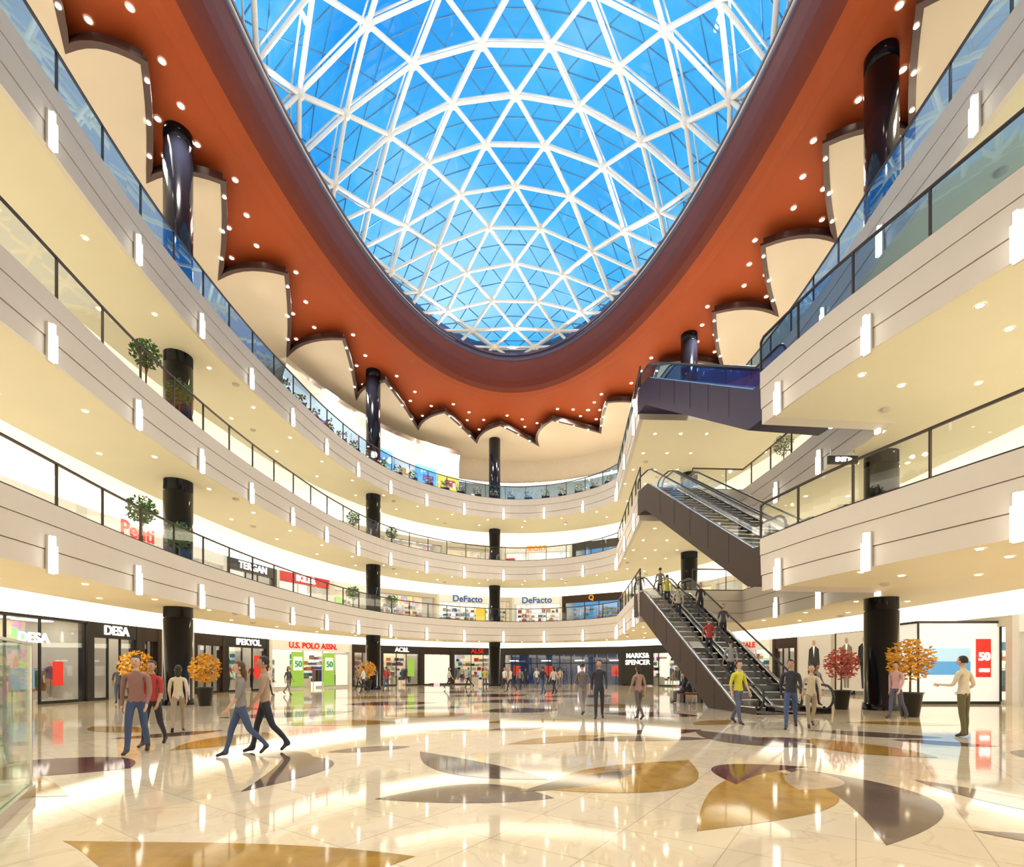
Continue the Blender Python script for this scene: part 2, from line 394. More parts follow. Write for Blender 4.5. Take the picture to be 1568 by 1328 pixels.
Sp=cr([(-19,-6),(-20.5,2),(-20.8,10),(-20.8,18),(-20.7,26),(-20.2,32),(-18.8,38.5),(-15.8,44.5),(-11,49.8),(-5.5,53.2),(.3,54.5),(6.5,53.2),(12,49.8),(17,44.5),(20,38.5),(21.2,32),(21.6,26),(21.8,18),(21.8,10),(21.5,2),(19.5,-6),(12,-12),(0,-14),(-12,-12)],5,True)
OUT=[p+n*3.4 for p,n in zip(Sp,normals(Sp,True))]

# ---------------------------------------------------------------- floor and balconies
mb=MB(); plate(mb,OUT,None,0,M_floor); mb.build('floor')
H=5.5
for lv in (1,2,3):
    E=E3 if lv==3 else E12; zb=H*(lv-1)
    mb=MB()
    sweep(mb,E,[(.35,zb+4.30),(.0,zb+4.12),(0,zb+4.62),(.03,zb+4.62),(.03,zb+4.645),(-.02,zb+4.645),(-.03,zb+5.28),(0,zb+5.28),(0,zb+5.305),(-.04,zb+5.305),(-.04,zb+5.85),(.22,zb+5.85),(.22,zb+5.5)],
          [M_fascia,M_fascia,M_groove,M_groove,M_fascia,M_fascia,M_groove,M_groove,M_fascia,M_fascia,M_fascia,M_fascia])
    mb.build('balcony_fascia')
    mb=MB(); plate(mb,Wp,E,zb+4.25,M_ceil)
    sweep(mb,Wp,[(0,zb+4.25),(0,zb+4.8)],M_ceil)
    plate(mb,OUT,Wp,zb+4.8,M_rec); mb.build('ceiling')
    mb=MB(); plate(mb,OUT,E,zb+5.5,M_wfloor); mb.build('floor')
    mb=MB()
    def lamps(path,step,skip=0):
        rs=resample(path,step)
        nn=normals(rs,False)
        for p,n in list(zip(rs,nn))[skip:]:
            u=Vector((n.y,-n.x,0)).normalized(); n3=Vector((n.x,n.y,0)).normalized()
            mb.box(p,u,n3,-.08,.08,-.20,-.09,zb+4.02,zb+4.72,M_fstrip)
            mb.box(p,u,n3,-.04,.04,-.18,-.10,zb+4.72,zb+4.98,M_fstrip)
            mb.box(p,u,n3,-.10,.10,-.09,-.03,zb+4.0,zb+5.0,M_fascia)
    lamps(cr(LEFT[2:]),3.78)
    lamps([V2(8.2,38.6),V2(7.1,28.8)],4)
    if lv<3: lamps(cr(RG),4.2,1); lamps(cr(PEN[:6])[2:],2.95)
    else: lamps(cr(R3[:8]),3.9,1)
    mb.build('fascia_light_strips')
    pieces=[LFc[:-1]+[V2(8.4,40.2),V2(6.9,27.3)]]
    if lv<3: pieces+=[[V2(9.85,27.35)]+cr(RG)+[V2(11.1,16.85)],[V2(8.3,16.9)]+cr(PEN)]
    else: pieces+=[[V2(9.85,27.35)]+cr(R3)]
    fr=MB(); G=M_glassb if lv==3 else M_glass
    for k,pc in enumerate(pieces):
        g2=M_glassb if (lv==2 and k==2) else G
        zt=zb+7.02; nn=normals(pc,False); q=[p+n*.06 for p,n in zip(pc,nn)]
        sweep(fr,q,[(-.03,zt-.03),(-.03,zt+.03),(.03,zt+.03),(.03,zt-.03),(-.03,zt-.03)],M_bronze,False)
        sweep(fr,q,[(0,zb+5.93),(0,zt-.04)],g2,False)
        sweep(fr,q,[(-.03,zb+5.85),(-.03,zb+5.91),(.03,zb+5.91)],M_bronze,False)
        rs=resample(q,1.85); nr=normals(rs,False)
        for p,n in zip(rs,nr):
            u=Vector((n.y,-n.x,0)).normalized(); n3=Vector((n.x,n.y,0)).normalized()
            fr.box(p,u,n3,-.02,.02,-.03,.03,zb+5.85,zt,M_bronze)
    fr.build('glass_balustrade')
    mb=MB(); 
    El=LFc[12:]
    nn=normals(El,False)
    cand=[]
    for off,st in ((1.1,3.4),(3.0,4.1)):
        pth=[p+n*off for p,n in zip(El,nn)]
        cand+=resample(pth,st)
    if lv<3:
        pth=cr(PEN[:6]); nr=normals(pth,False)
        for off,st in ((1.0,2.8),(2.6,2.6),(4.6,3.0)): cand+=resample([p+n*off for p,n in zip(pth,nr)],st)
    rr=cr(R3[:8]); nr=normals(rr,False)
    for off,st in ((1.2,3.6),(3.2,4.0)):
        c2=resample([p+n*off for p,n in zip(rr,nr)],st)
        if lv<3: c2=[c for c in c2 if c.y>18]
        cand+=c2
    for a in range(3):
        for b in range(4): cand.append(V2(8.3+a*1.5,29.2+b*2.6))
    for i,c in enumerate(cand):
        if c.x>0 and c.y>36 and c.x>14: continue
        mb.disc((c.x,c.y,zb+4.25),.075,M_lamp); mb.lathe((c.x,c.y,zb+4.235),[(.075,0),(.10,-.008),(.105,.01)],M_white,10)
        if i%5==2: mb.lathe((c.x+.5,c.y+1.3,zb+4.25),[(.16,0),(.15,-.05),(.08,-.09),(0,-.1)],M_topwall,12)
    mb.build('ceiling_downlights')

def spot(loc,P,size,name,col=(1,.92,.78),r=.12,rot=(0,0,0),aim=None):
    l=bpy.data.lights.new(name,'SPOT'); l.energy=P; l.spot_size=size; l.spot_blend=.9; l.color=col; l.shadow_soft_size=r
    o=bpy.data.objects.new(name,l); COL.objects.link(o); o.location=loc; o.rotation_euler=rot
    if aim is not None: o.rotation_euler=(Vector(aim)-Vector(loc)).to_track_quat('-Z','Y').to_euler()
    return o
lamp_root=bpy.data.objects.new('walkway_spotlights',None); COL.objects.link(lamp_root)
nW=normals(Wp,True); inner=[p-n*1.6 for p,n in zip(Wp,nW)]
for lv in (0,1,2):
    for p in resample(inner,8,True):
        if p.y<-1: continue
        o=spot((p.x,p.y,lv*H+4.1),320,D(155),'spot'); o.parent=lamp_root
    for p in ((10.8,13),(11.5,8),(9.5,31)):
        if lv==2 and p[1]<20: continue
        o=spot((p[0],p[1],lv*H+4.1),240,D(155),'spot'); o.parent=lamp_root

# ---------------------------------------------------------------- dome opening, orange ceiling
CY=17.; A_=11.; B_=24.5
def ellp(a,b,n=120): return [Vector((-a*math.cos(2*math.pi*i/n),CY+b*math.sin(2*math.pi*i/n))) for i in range(n)]
base=ellp(A_,B_)
mb=MB()
sweep(mb,base,[(.0,27.75),(-.10,27.6),(-.10,27.45),(.03,27.42),(.03,27.25),(-.06,27.2),(-.06,27.05),(.0,27.0)],M_rim,True)
sweep(mb,base,[(.0,27.0),(-.02,26.),(.05,25.4),(.3,25.0),(.7,24.8)],M_collar,True,True)
sweep(mb,base,[(.7,24.8),(1.2,24.74),(1.7,24.85),(1.72,24.98)],M_orange,True,True)
mb.build('dome_collar')
mb=MB(); nb=normals(base,True); plate(mb,OUT,[p+n*1.7 for p,n in zip(base,nb)],24.98,M_orange); mb.build('ceiling')

PT=[(-15.2,2),(-12.8,2.5),(-15.6,7.5),(-13.2,8),(-15.9,13),(-13.5,13.4),(-16.2,18.3),(-13.7,18.7),(-16.8,23.2),(-13.4,23.3),(-16.9,29),(-12.9,28.7),(-16.2,36.2),(-11.5,34.3),(-13,42),(-9.9,39.3),(-8.8,47.2),(-5.9,44),(-3.5,49.9),(-1.1,46.3),(2.7,50.6),(3.6,45.4),(8.4,47.8),(8,42.4),(11.8,43.2),(10.9,37.2),(15.8,37.6),(12.8,31.8),(16.9,32),(13.4,26.8),(17.1,26.5),(13.5,21.6),(17,21.3),(13.9,17.1),(16.8,16.8),(13.6,11.5),(16.4,11.2),(13.1,6),(16,5.6),(12.6,.5),(15.2,0),(9,-8.5),(0,-11),(-9,-8.5)]
pet=[]
for i in range(len(PT)):
    a=Vector(PT[i]); b=Vector(PT[(i+1)%len(PT)]); d=b-a; n=Vector((-d.y,d.x)).normalized()
    isN=(i%2==0); bl=0
    if i<40:
        right=i>=22
        nearseg=isN if not right else not isN
        bl=.13*d.length if nearseg else .02*d.length
    for k in range(7):
        t=k/7; pet.append(a.lerp(b,t)-n*(bl*4*t*(1-t)))
mb=MB(); plate(mb,OUT,pet,24.1,M_beige); plate(mb,OUT,pet,24.55,M_beige); sweep(mb,pet,[(.10,24.08),(-.14,24.08),(-.14,24.2),(-.0,24.25),(-.0,24.55)],[M_brown]*4); mb.build('ceiling_petal_canopy')
mb=MB(); spots=[]
for i in range(1,40,2):
    t=Vector(PT[i]); a=Vector(PT[i-1]); c=Vector(PT[i+1]); right=i>=22
    far=c if not right else a
    for q in (t.lerp(far,.12),t.lerp(far,.45),t.lerp(far,.75)):
        q=q+Vector((-q.x,(CY-q.y)*.35)).normalized()*.12
        mb.disc((q.x,q.y,24.2),.09,M_lamp,10,.15)
    inn=Vector((-(t.x)*1.0,(CY-t.y)*.35)).normalized()
    sl=t.lerp(far,.5)+inn*1.5; s2=t.lerp(far,.15)+inn*.7; s3=t.lerp(far,.85)+inn*2.3; s4=t.lerp(far,.95)+inn*.8; s5=t.lerp(far,.6)+inn*.5
    for s in (sl,s2,s3,s4,s5): mb.disc((s.x,s.y,24.96),.11,M_lamp,12,.015); mb.lathe((s.x,s.y,24.95),[(.11,0),(.15,-.01),(.16,.02)],M_white,12)
    spots.append(sl)
mb.build('ceiling_downlights')
sroot=bpy.data.objects.new('atrium_spotlights',None); COL.objects.link(sroot)
for s in spots:
    o=spot((s.x,s.y,24.7),3050,D(150),'spot',(1,.93,.81),.3); o.parent=sroot
for p in resample(inner,9,True):
    if p.y<0: continue
    o=spot((p.x,p.y,23.7),480,D(160),'spot',(1,.91,.74),.2); o.parent=sroot
for i in range(14):  # invented uplights on the collar, added to brighten the dome ribs
    a=2*math.pi*(i+.5)/14; p=(10.7*math.cos(a),CY+24*math.sin(a),27.6)
    o=spot(p,1500,D(130),'spot',(1,.95,.86),.25,aim=(p[0]*.35,CY+(p[1]-CY)*.45,36)); o.parent=sroot
for i in range(8,34,2):
    nch=Vector(PT[i]); tp=Vector(PT[i+1])
    o=spot((nch.x*1.02,nch.y+.3,22.2),110,D(50),'spot',(1,.87,.6),.05,aim=(tp.x*.98,tp.y+1.5,24.3)); o.parent=sroot
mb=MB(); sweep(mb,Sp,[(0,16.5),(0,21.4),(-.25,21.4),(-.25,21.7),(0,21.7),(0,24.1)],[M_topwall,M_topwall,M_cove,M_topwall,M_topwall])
mb.build('wall_upper')

# ---------------------------------------------------------------- dome
RISE=9.2; Z0=25.75; DA=11.25; DB=25.1; RC=1.1
def fr_(r): return r if r<.8 else .8+.2*math.tanh((r-.8)/.2)
def dome(u,v,off=0):
    r=math.hypot(u,v); s=fr_(r); k=s/r if r>1e-6 else 1
    a,b=u*k,v*k; h=math.sqrt(max(0,1-s*s))
    return Vector((a*(DA+off),CY+b*(DB+off),Z0+h*(RISE+off)))
du=.316; dv=.0845
nodes={}
for j in range(-14,15):
    for i in range(-5,6):
        u=(i+(0 if j%2 else .5))*du+.018; v=(j+.36)*dv; nodes[(i,j)]=(u,v)
def nb3(i,j):
    o=[(i+1,j)]
    if j%2==0: o+=[(i,j+1),(i+1,j+1)]
    else: o+=[(i-1,j+1),(i,j+1)]
    return o
mb=MB(); mt=MB()
def clipseg(a,b):
    ra,rb=math.hypot(*a),math.hypot(*b)
    if ra>RC and rb>RC: return None
    if ra<=RC and rb<=RC: return a,b
    if ra>RC: a,b=b,a
    lo,hi=0,1
    for _ in range(20):
        m=(lo+hi)/2; p=(a[0]+(b[0]-a[0])*m,a[1]+(b[1]-a[1])*m)
        if math.hypot(*p)>RC: hi=m
        else: lo=m
    return a,(a[0]+(b[0]-a[0])*lo,a[1]+(b[1]-a[1])*lo)
for k,a in nodes.items():
    if math.hypot(*a)<RC:
        mb.ball(dome(*a),.26,M_steel,8)
        mb.tube(dome(*a),dome(*a,.55),.07,M_steel)
    for q in nb3(*k):
        if q not in nodes: continue
        s=clipseg(a,nodes[q])
        if s:
            p0,p1=dome(*s[0]),dome(*s[1]); horiz=(q[1]==k[1])
            mb.tube(p0,p1,.122 if not horiz else .10,M_steel,8)
            mt.tube(dome(*s[0],.55),dome(*s[1],.55),.055,M_steel,4)
    for tri in ((k,(k[0]+1,k[1]),nb3(*k)[2]),(k,nb3(*k)[1],nb3(*k)[2])):
        if all(t in nodes for t in tri):
            P=[nodes[t] for t in tri]; Mx=[((P[x][0]+P[y][0])/2,(P[x][1]+P[y][1])/2) for x,y in((0,1),(1,2),(2,0))]
            for x,y in((0,1),(1,2),(2,0)):
                s=clipseg(Mx[x],Mx[y])
                if s: mt.tube(dome(*s[0],.55),dome(*s[1],.55),.035,M_thin,4)
rim=[dome(RC*math.cos(t*math.pi/60),RC*math.sin(t*math.pi/60)) for t in range(120)]
for i in range(120): mb.tube(rim[i],rim[(i+1)%120],.14,M_steel,8)
root=mb.build('glass_dome'); mt.build('glazing_bars',root)
g=MB(); NR=24; NA=72; vs=[];fs=[]
for i in range(NR+1):
    r=RC*i/NR
    for j in range(NA): vs.append(dome(r*math.cos(2*math.pi*j/NA)+1e-7,r*math.sin(2*math.pi*j/NA),.6))
for i in range(NR):
    for j in range(NA):
        l=(j+1)%NA; fs.append((i*NA+j,(i+1)*NA+j,(i+1)*NA+l,i*NA+l))
g.raw(vs,fs,M_dglass,True); g.build('glazing',root)
mb=MB()
sweep(mb,base,[(0,27.7),(.6,28.6)],M_rim); mb.build('trim_dome_curb')

# ---------------------------------------------------------------- columns
def column(x,y,r=.56,top=24.98):
    mb=MB()
    pr=[(r+.05,0),(r+.05,.25),(r,.27)]
    for k in range(3):
        z=k*H+4.25
        pr+=[(r,z-.5),(r-.03,z-.49),(r-.03,z-.45),(r,z-.44)]
    pr+=[(r,top-.6),(r-.03,top-.59),(r-.03,top-.55),(r,top-.54),(r,top)]
    mb.lathe((x,y,0),pr,M_column,36)
    mb.build('column')
for c in ((-14.6,22),(-10.9,39.5),(-1.7,49.2),(14.1,19.2),(12.4,35.2),(-14.4,6),(14.2,4)): column(*c)

# ---------------------------------------------------------------- escalators
def escalator(b,t,z0,clad):
    b=Vector((b[0],b[1],0));t=Vector((t[0],t[1],0)); L=(t-b).length; u=(t-b).normalized(); w=Vector((u.y,-u.x,0))
    z1=z0+H; FL=1.3
    def zl(s): return z0 if s<0 else (z1 if s>L else z0+H*s/L)
    mb=MB()
    P=[(-FL,z0),(0,z0),(L,z1),(L+FL,z1)]
    def pt(s,o,z): q=b+u*s+w*o; return (q.x,q.y,z)
    dep=1.05
    bot=[(s,z-dep) for s,z in [(-FL,z0),(.3,z0),(L+.3,z1),(L+FL,z1)]]
    if z0==0: bot=[(-FL,0),(1.9,0.0),(L+.3,z1-dep),(L+FL,z1-dep)]
    for o in (-1.38,1.38):
        topp=[(s,z+.22) for s,z in P]
        n=4
        vs=[pt(s,o,z) for s,z in topp]+[pt(s,o,z) for s,z in bot]
        mb.raw(vs,[(i,i+1,n+i+1,n+i) for i in range(3)],clad)
        vs=[pt(s,o*.92,z) for s,z in topp]+[pt(s,o,z) for s,z in topp]
        mb.raw(vs,[(i,i+1,n+i+1,n+i) for i in range(3)],M_stain)
        for k in range(1,6):
            s=L*k/6; zc=zl(s)
            mb.box(b+u*s+w*o,u,w,-.012,.012,-.01,.01,zc-(.9 if z0>0 or zc>1.2 else zc),zc+.2,M_black)
    vs=[pt(s,-1.38,z) for s,z in bot]+[pt(s,1.38,z) for s,z in bot]
    mb.raw(vs,[(i,i+1,4+i+1,4+i) for i in range(3)],clad)
    for e_,zt,zb_ in ((-FL,z0+.02,z0-dep if z0 else 0),(L+FL,z1+.02,z1-dep)):
        mb.face([pt(e_,-1.38,zt),pt(e_,1.38,zt),pt(e_,1.38,zb_),pt(e_,-1.38,zb_)],clad)
    for lo in (-.68,.68):
        for a,c,z in ((-FL,0,z0),(L,L+FL,z1)):
            mb.raw([pt(a,lo-.5,z+.03),pt(c,lo-.5,z+.03),pt(c,lo+.5,z+.03),pt(a,lo+.5,z+.03)],[(0,1,2,3)],M_stain)
        n=int(L/.4)
        for k in range(n):
            s=k*L/n; z=z0+H*(k+.5)/n+.03
            q=b+w*lo
            mb.box(q,u,w,s,s+L/n,-.5,.5,z-H/n-.02,z,M_step)
            mb.box(q,u,w,s-.005,s+.02,-.5,.5,z-.03,z+.003,M_stain)
    for o in (-1.27,-.12,.12,1.27):
        S=[-FL*.85]+[0,.4]+[L-.2,L+.2]+[L+FL*.85]
        pts=[(s,zl(s)+(.0)) for s in S]
        hp=[(s,z+1.0) for s,z in pts]
        vs=[pt(s,o,z+.2) for s,z in pts]+[pt(s,o,z-.03) for s,z in hp]; n=len(S)
        mb.raw(vs,[(i,i+1,n+i+1,n+i) for i in range(n-1)],M_glass if z0<10 else M_glassb)
        chain=[Vector(pt(s,o,z)) for s,z in hp]
        def arc(s0,z,dr):
            return [Vector(pt(s0+dr*.42*math.sin(a),o,z-.42+.42*math.cos(a))) for a in [math.pi*k/8 for k in range(1,9)]]
        c2=list(reversed(arc(S[0],hp[0][1],-1)))+chain+arc(S[-1],hp[-1][1],1)
        for i in range(len(c2)-1): mb.tube(c2[i],c2[i+1],.04,M_black,8)
        sk=[Vector(pt(s,o,z+.2)) for s,z in pts]
        for i in range(n-1): mb.tube(sk[i],sk[i+1],.06,M_stain,6)
        for k,(s0,dr) in enumerate(((S[0],-1),(S[-1],1))):
            z=hp[0 if k==0 else -1][1]-.42; ctr=Vector(pt(s0,o,z))
            ring=[ctr]+[Vector(pt(s0+dr*.4*math.sin(a),o,z+.4*math.cos(a))) for a in [math.pi*q/8 for q in range(9)]]
            mb.raw(ring,[(0,i,i+1) for i in range(1,9)],M_glass if z0<10 else M_glassb)
    mb.build('escalator')
    return pt,zl,L
pt1,zl1,L1=escalator((9.45,18.4),(8.35,27.0),0,M_truss)
escalator((9.7,17.6),(8.4,26.3),H,M_truss)
escalator((9.7,17.6),(8.4,26.3),2*H,M_trussp)
for s,lo,c in ((1.6,-.68,(.3,.3,.32)),(3.2,-.68,red),(4.4,.68,(.08,.08,.1)),(5.8,-.68,(.5,.45,.38)),(6.6,.68,dark),(7.4,-.68,(.55,.5,.06)),(8.2,-.68,grey)):
    k=math.floor(s/(L1/int(L1/.4))); n=int(L1/.4)
    z=H*(k+.5)/n+.03; p=pt1((k+.5)*L1/n,lo,z)
    person(p,D(0) if lo<0 else D(180),c,dark,pose='stand',female=(lo>0),h=1.7)

# ---------------------------------------------------------------- shopfronts
def text(s,p,u,z,size,m,parent,ndir):
    c=bpy.data.curves.new('sign_letters','FONT'); c.body=s; c.size=size; c.align_x='CENTER'; c.align_y='CENTER'; c.extrude=.03; c.offset=.012
    c.materials.append(m); o=bpy.data.objects.new('sign_letters',c); COL.objects.link(o)
    n=-ndir; M=Matrix(((u.x,0,n.x,p.x),(u.y,0,n.y,p.y),(0,1,0,z),(0,0,0,1))); o.matrix_world=M
    o.parent=parent; return o
def emat(name,c,e): return mat(name,c,.5,emis=e,ecol=c,var=.02)
W_=emat('letters_white',(1,.97,.9),1.6); R_=emat('letters_red',(.60,.01,.008),.6); B_l=emat('letters_blue',(.01,.08,.35),.35); G_=emat('letters_green',(.03,.35,.12),.4); O_=emat('letters_orange',(.9,.25,.02),.8)
GOODS=[cloth(c) for c in ((.5,.06,.05),(.08,.14,.42),(.6,.45,.22),(.04,.04,.05),(.7,.65,.6),(.12,.36,.2),(.65,.28,.06),(.35,.08,.3),(.05,.3,.45),(.3,.2,.12))]
M_posterw=emat('poster_white',(.9,.88,.84),.5); M_posterb=emat('poster_blue',(.10,.34,.68),.5); M_posterr=emat('poster_red',(.66,.03,.02),.5); M_posterg=emat('poster_green',(.28,.52,.07),.5); M_posterp=emat('poster_purple',(.16,.02,.25),.35); M_postery=emat('poster_yellow',(.8,.52,.05),.5)
M_signw=mat('sign_panel_white',(.82,.80,.75),.5,emis=.2,ecol=(1,.95,.85)); M_signr=emat('sign_panel_red',(.55,.02,.02),.5)
shopn=[0]
def shop(p0,p1,z,style,sign=None,scol=None,ssize=.5,back=None,hgt=3.9):
    p0=Vector((p0.x,p0.y,0));p1=Vector((p1.x,p1.y,0)); w=(p1-p0).length; u=(p1-p0).normalized(); n=Vector((-u.y,u.x,0))
    mb=MB(); bx=lambda *a: mb.box(p0,u,n,*a)
    shopn[0]+=1
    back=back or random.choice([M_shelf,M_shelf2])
    frame={'dark':M_black,'glassy':M_black,'white':M_white,'bronze':M_bronze,'entry':M_black,'cream':M_topwall,'redsign':M_white}[style]
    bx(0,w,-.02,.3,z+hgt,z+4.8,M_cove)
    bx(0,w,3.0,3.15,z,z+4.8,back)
    bx(0,w,.3,3.0,z+hgt-.05,z+hgt,M_white)
    bx(-.02,.05,.05,3.0,z,z+hgt,M_white); bx(w-.05,w+.02,.05,3.0,z,z+hgt,M_white)
    pw=.28 if style!='glassy' else .1
    bx(0,pw,-.12,.35,z,z+hgt,frame); bx(w-pw,w,-.12,.35,z,z+hgt,frame)
    sh={'cream':.45,'glassy':.12}.get(style,.75)
    bx(pw,w-pw,-.10,.3,z+hgt-sh,z+hgt,{'white':M_signw,'redsign':M_signr}.get(style,frame))
    k=max(1,int(w/2.))
    for i in range(k): bx(.4+i*(w-.8)/k+.2,.4+(i+1)*(w-.8)/k-.2,1.1,1.7,z+hgt-.1,z+hgt-.06,M_strip)
    top=z+hgt-sh
    if style=='entry':
        nm=max(2,int(w/1.2))
        for i in range(nm+1): a=pw+(w-2*pw)*i/nm; bx(a-.04,a+.04,0,.1,z,top,M_bronze)
        bx(pw,w-pw,0,.1,z+2.2,z+2.3,M_bronze); bx(pw,w-pw,.04,.06,z,top,M_shopglass)
        for i in range(0,nm,3): a=pw+(w-2*pw)*(i+.5)/nm; bx(a-.5,a+.5,1.5,1.6,z+2.5,z+2.6,M_strip); bx(a-.4,a+.4,2.6,2.8,z+.9,z+2.0,random.choice([M_postery,M_shelf2,M_posterr]))
    else:
        d0=w*.38; d1=w*.62
        for a,b in ((pw,d0),(d1,w-pw)):
            bx(a,b,.02,.05,z+.12,top,M_shopglass); bx(a,b,0,.12,z,z+.12,frame)
            bx(b-.03,b+.03,0,.1,z,top,frame); bx(a-.03,a+.03,0,.1,z,top,frame)
        for zz in (.5,1.0,1.5,2.0,2.5):
            bx(.15,w-.15,2.6,3.0,z+zz-.03,z+zz,M_white)
            x=.25
            while x<w-.6:
                ww=random.uniform(.18,.5)
                if random.random()<.7: bx(x,x+ww,2.65,2.95,z+zz,z+zz+random.uniform(.18,.42),random.choice(GOODS))
                x+=ww+random.uniform(.04,.2)
        for a,b in ((pw+.3,d0-.2),(d1+.2,w-pw-.3)):
            if b-a<.5: continue
            nn_=1.5
            bx(a,b,nn_-.02,nn_+.02,z+1.55,z+1.6,M_stain); bx(a,a+.04,nn_-.02,nn_+.02,z,z+1.6,M_stain); bx(b-.04,b,nn_-.02,nn_+.02,z,z+1.6,M_stain)
            x=a+.08
            while x<b-.12:
                g_=random.choice(GOODS); hh=random.uniform(.7,1.0)
                bx(x,x+.07,nn_-.22,nn_+.22,z+1.5-hh,z+1.5,g_); x+=random.uniform(.09,.2)
            bx(a-.1,b+.1,.3,1.0,z,z+.15,M_white)
            if z<6:
                m=max(1,int((b-a)/1.1))
                for q in range(m):
                    pp=p0+u*(a+(b-a)*(q+.5)/m)+n*.62; mannequin(pp,z+.15,math.atan2(u.y,u.x)+math.pi,shopn[0]+q)
        if random.random()<.45 and w>3:
            a=random.choice((pw+.15,d1+.15)); wd=min(1.0,(d0-pw)*.5)
            bx(a,a+wd,-.03,.0,z+.9,z+2.6,random.choice([M_posterr,M_posterb,M_posterw,M_postery,M_posterg]))
        bx(d0+.25,d1-.25,1.2,1.8,z,z+.8,M_white)
        for i in range(3): bx(d0+.3+i*(d1-d0-.6)/3,d0+.3+(i+.8)*(d1-d0-.6)/3,1.25,1.7,z+.8,z+.8+random.uniform(.08,.25),random.choice(GOODS))
    o=mb.build('shopfront')
    if sign:
        c=p0+u*(w/2)-n*.13; text(sign,c,u,z+hgt-sh/2,ssize,scol or W_,o,n)
    return o,p0,u,n,w
SL=Sp+[Sp[0]]; cum=[0]
for i in range(len(SL)-1): cum.append(cum[-1]+(SL[i+1]-SL[i]).length)
TOT=cum[-1]
def at(s):
    s%=TOT
    for i in range(len(SL)-1):
        if cum[i+1]>=s: return SL[i].lerp(SL[i+1],(s-cum[i])/(cum[i+1]-cum[i]))
def bearing(r):
    for i in range(len(SL)-1):
        a,b=SL[i],SL[i+1]
        if a.y>5 and b.y>5:
            fa,fb=a.x-r*a.y,b.x-r*b.y
            if fa<=0<=fb: return cum[i]+(cum[i+1]-cum[i])*(-fa)/(fb-fa+1e-9)
M_dusk=mat('dusk_glazing',(.01,.02,.05),.1,emis=.2,ecol=(.03,.09,.26),var=.8,scale=1.5)
ground=[(-1.14,'glassy',None,None,0,M_shelf),(-.845,'dark','DESA',W_,.66,M_shelf),(-.742,'bronze',None,None,0,M_shelf),(-.70,'cream',None,None,0,M_shelf),(-.635,'bronze',None,None,0,M_shelfd),(-.572,'dark','IPEKYOL',W_,.62,M_shelf),(-.485,'white','U.S. POLO ASSN.',R_,.66,M_shelf2),(-.32,'bronze',None,None,0,M_shelfd),(-.262,'dark','AC&L',W_,.6,M_shelf),(-.18,'bronze',None,None,0,M_shelf2),(-.12,'dark','ALSE',R_,.66,M_shelf),(-.02,'entry',None,None,0,M_dusk),(.218,'dark',None,W_,.5,M_shelf2),(.34,'cream',None,None,0,M_shelf2),(.43,'white','SALE',R_,.6,M_shelf2),(.52,'bronze',None,None,0,M_shelf),(.57,'cream',None,None,0,M_shelf2),(.645,'dark',None,None,0,M_shelf),(.74,'cream',None,None,0,M_shelf2),(1.0,'white',None,None,0,M_shelf2),(1.25,)]
info={}
for i in range(len(ground)-1):
    g_=ground[i]; a=bearing(g_[0]); b=bearing(ground[i+1][0])
    info[i]=shop(at(a),at(b),0,g_[1],g_[2],g_[3],g_[4] or .5,g_[5])
s0=bearing(-1.14); s1=bearing(1.25)
def plainwall(z):
    pts=[]; s=s1
    while s<s0+TOT: pts.append(at(s)); s+=3
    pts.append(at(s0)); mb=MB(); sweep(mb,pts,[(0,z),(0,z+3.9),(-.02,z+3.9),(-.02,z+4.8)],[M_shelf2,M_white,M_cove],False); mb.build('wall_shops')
plainwall(0)
def seq(z,lst):
    for i in range(len(lst)-1):
        q=lst[i]; a=bearing(q[0]); b=bearing(lst[i+1][0]); w=abs(b-a)
        n=max(1,round(w/8)) if not q[2] else 1
        for k in range(n):
            shop(at(a+(b-a)*k/n),at(a+(b-a)*(k+1)/n),z,q[1],q[2],q[3],q[4],q[5])
seq(H,[(-1.14,'white',None,None,.5,None),(-.86,'white','Penti',R_,1.15,M_shelf2),(-.66,'white',None,None,.6,M_shelf),(-.57,'dark','TERGAN',W_,.7,M_shelf2),(-.47,'redsign','IKILER',W_,.72,M_shelf2),(-.36,'white',None,None,.8,M_shelf),(-.28,'cream',None,None,.5,None),(-.15,'white','DeFacto',B_l,.95,M_shelf2),(-.03,'cream',None,None,.5,M_shelf),(.0,'white','DeFacto',B_l,.95,M_shelf2),(.10,'bronze','Q',O_,.7,M_posterb),(.22,'cream',None,None,.5,None),(.6,'white',None,None,.6,None),(.75,'white',None,None,.5,None),(1.25,)])
seq(2*H,[(-1.14,'white',None,None,.5,M_shelf2),(-.5,'cream',None,None,.5,M_shelf2),(-.25,'cream',None,None,.5,M_shelf),(-.02,'white','SPORT',O_,.7,M_shelf2),(.12,'dark',None,None,.6,M_posterb),(.22,'cream',None,None,.5,M_shelf2),(1.25,)])
plainwall(H); plainwall(2*H)
def panels(o,p0,u,n,items,off=-.06):
    mb=MB()
    for a,b,z0,z1,m in items: mb.box(p0,u,n,a,b,off-.03,off,z0,z1,m)
    mb.build('window_poster',o)
o,p0,u,n,w=info[6]
panels(o,p0,u,n,[(w*.24,w*.38,.2,3.0,M_posterg),(w*.62,w*.76,.2,3.0,M_posterg),(w*.06,w*.22,.2,2.9,M_posterw),(w*.78,w*.94,.2,2.9,M_posterw)])
panels(o,p0,u,n,[(w*.26,w*.36,1.5,2.6,M_posterw),(w*.64,w*.74,1.5,2.6,M_posterw)],-.1)
text('50',p0+u*(w*.31)-n*.17,u,2.0,.7,G_,o,n); text('50',p0+u*(w*.69)-n*.17,u,2.0,.7,G_,o,n)
o,p0,u,n,w=info[9]; panels(o,p0,u,n,[(w*.08,w*.92,.2,3.1,M_posterw)])
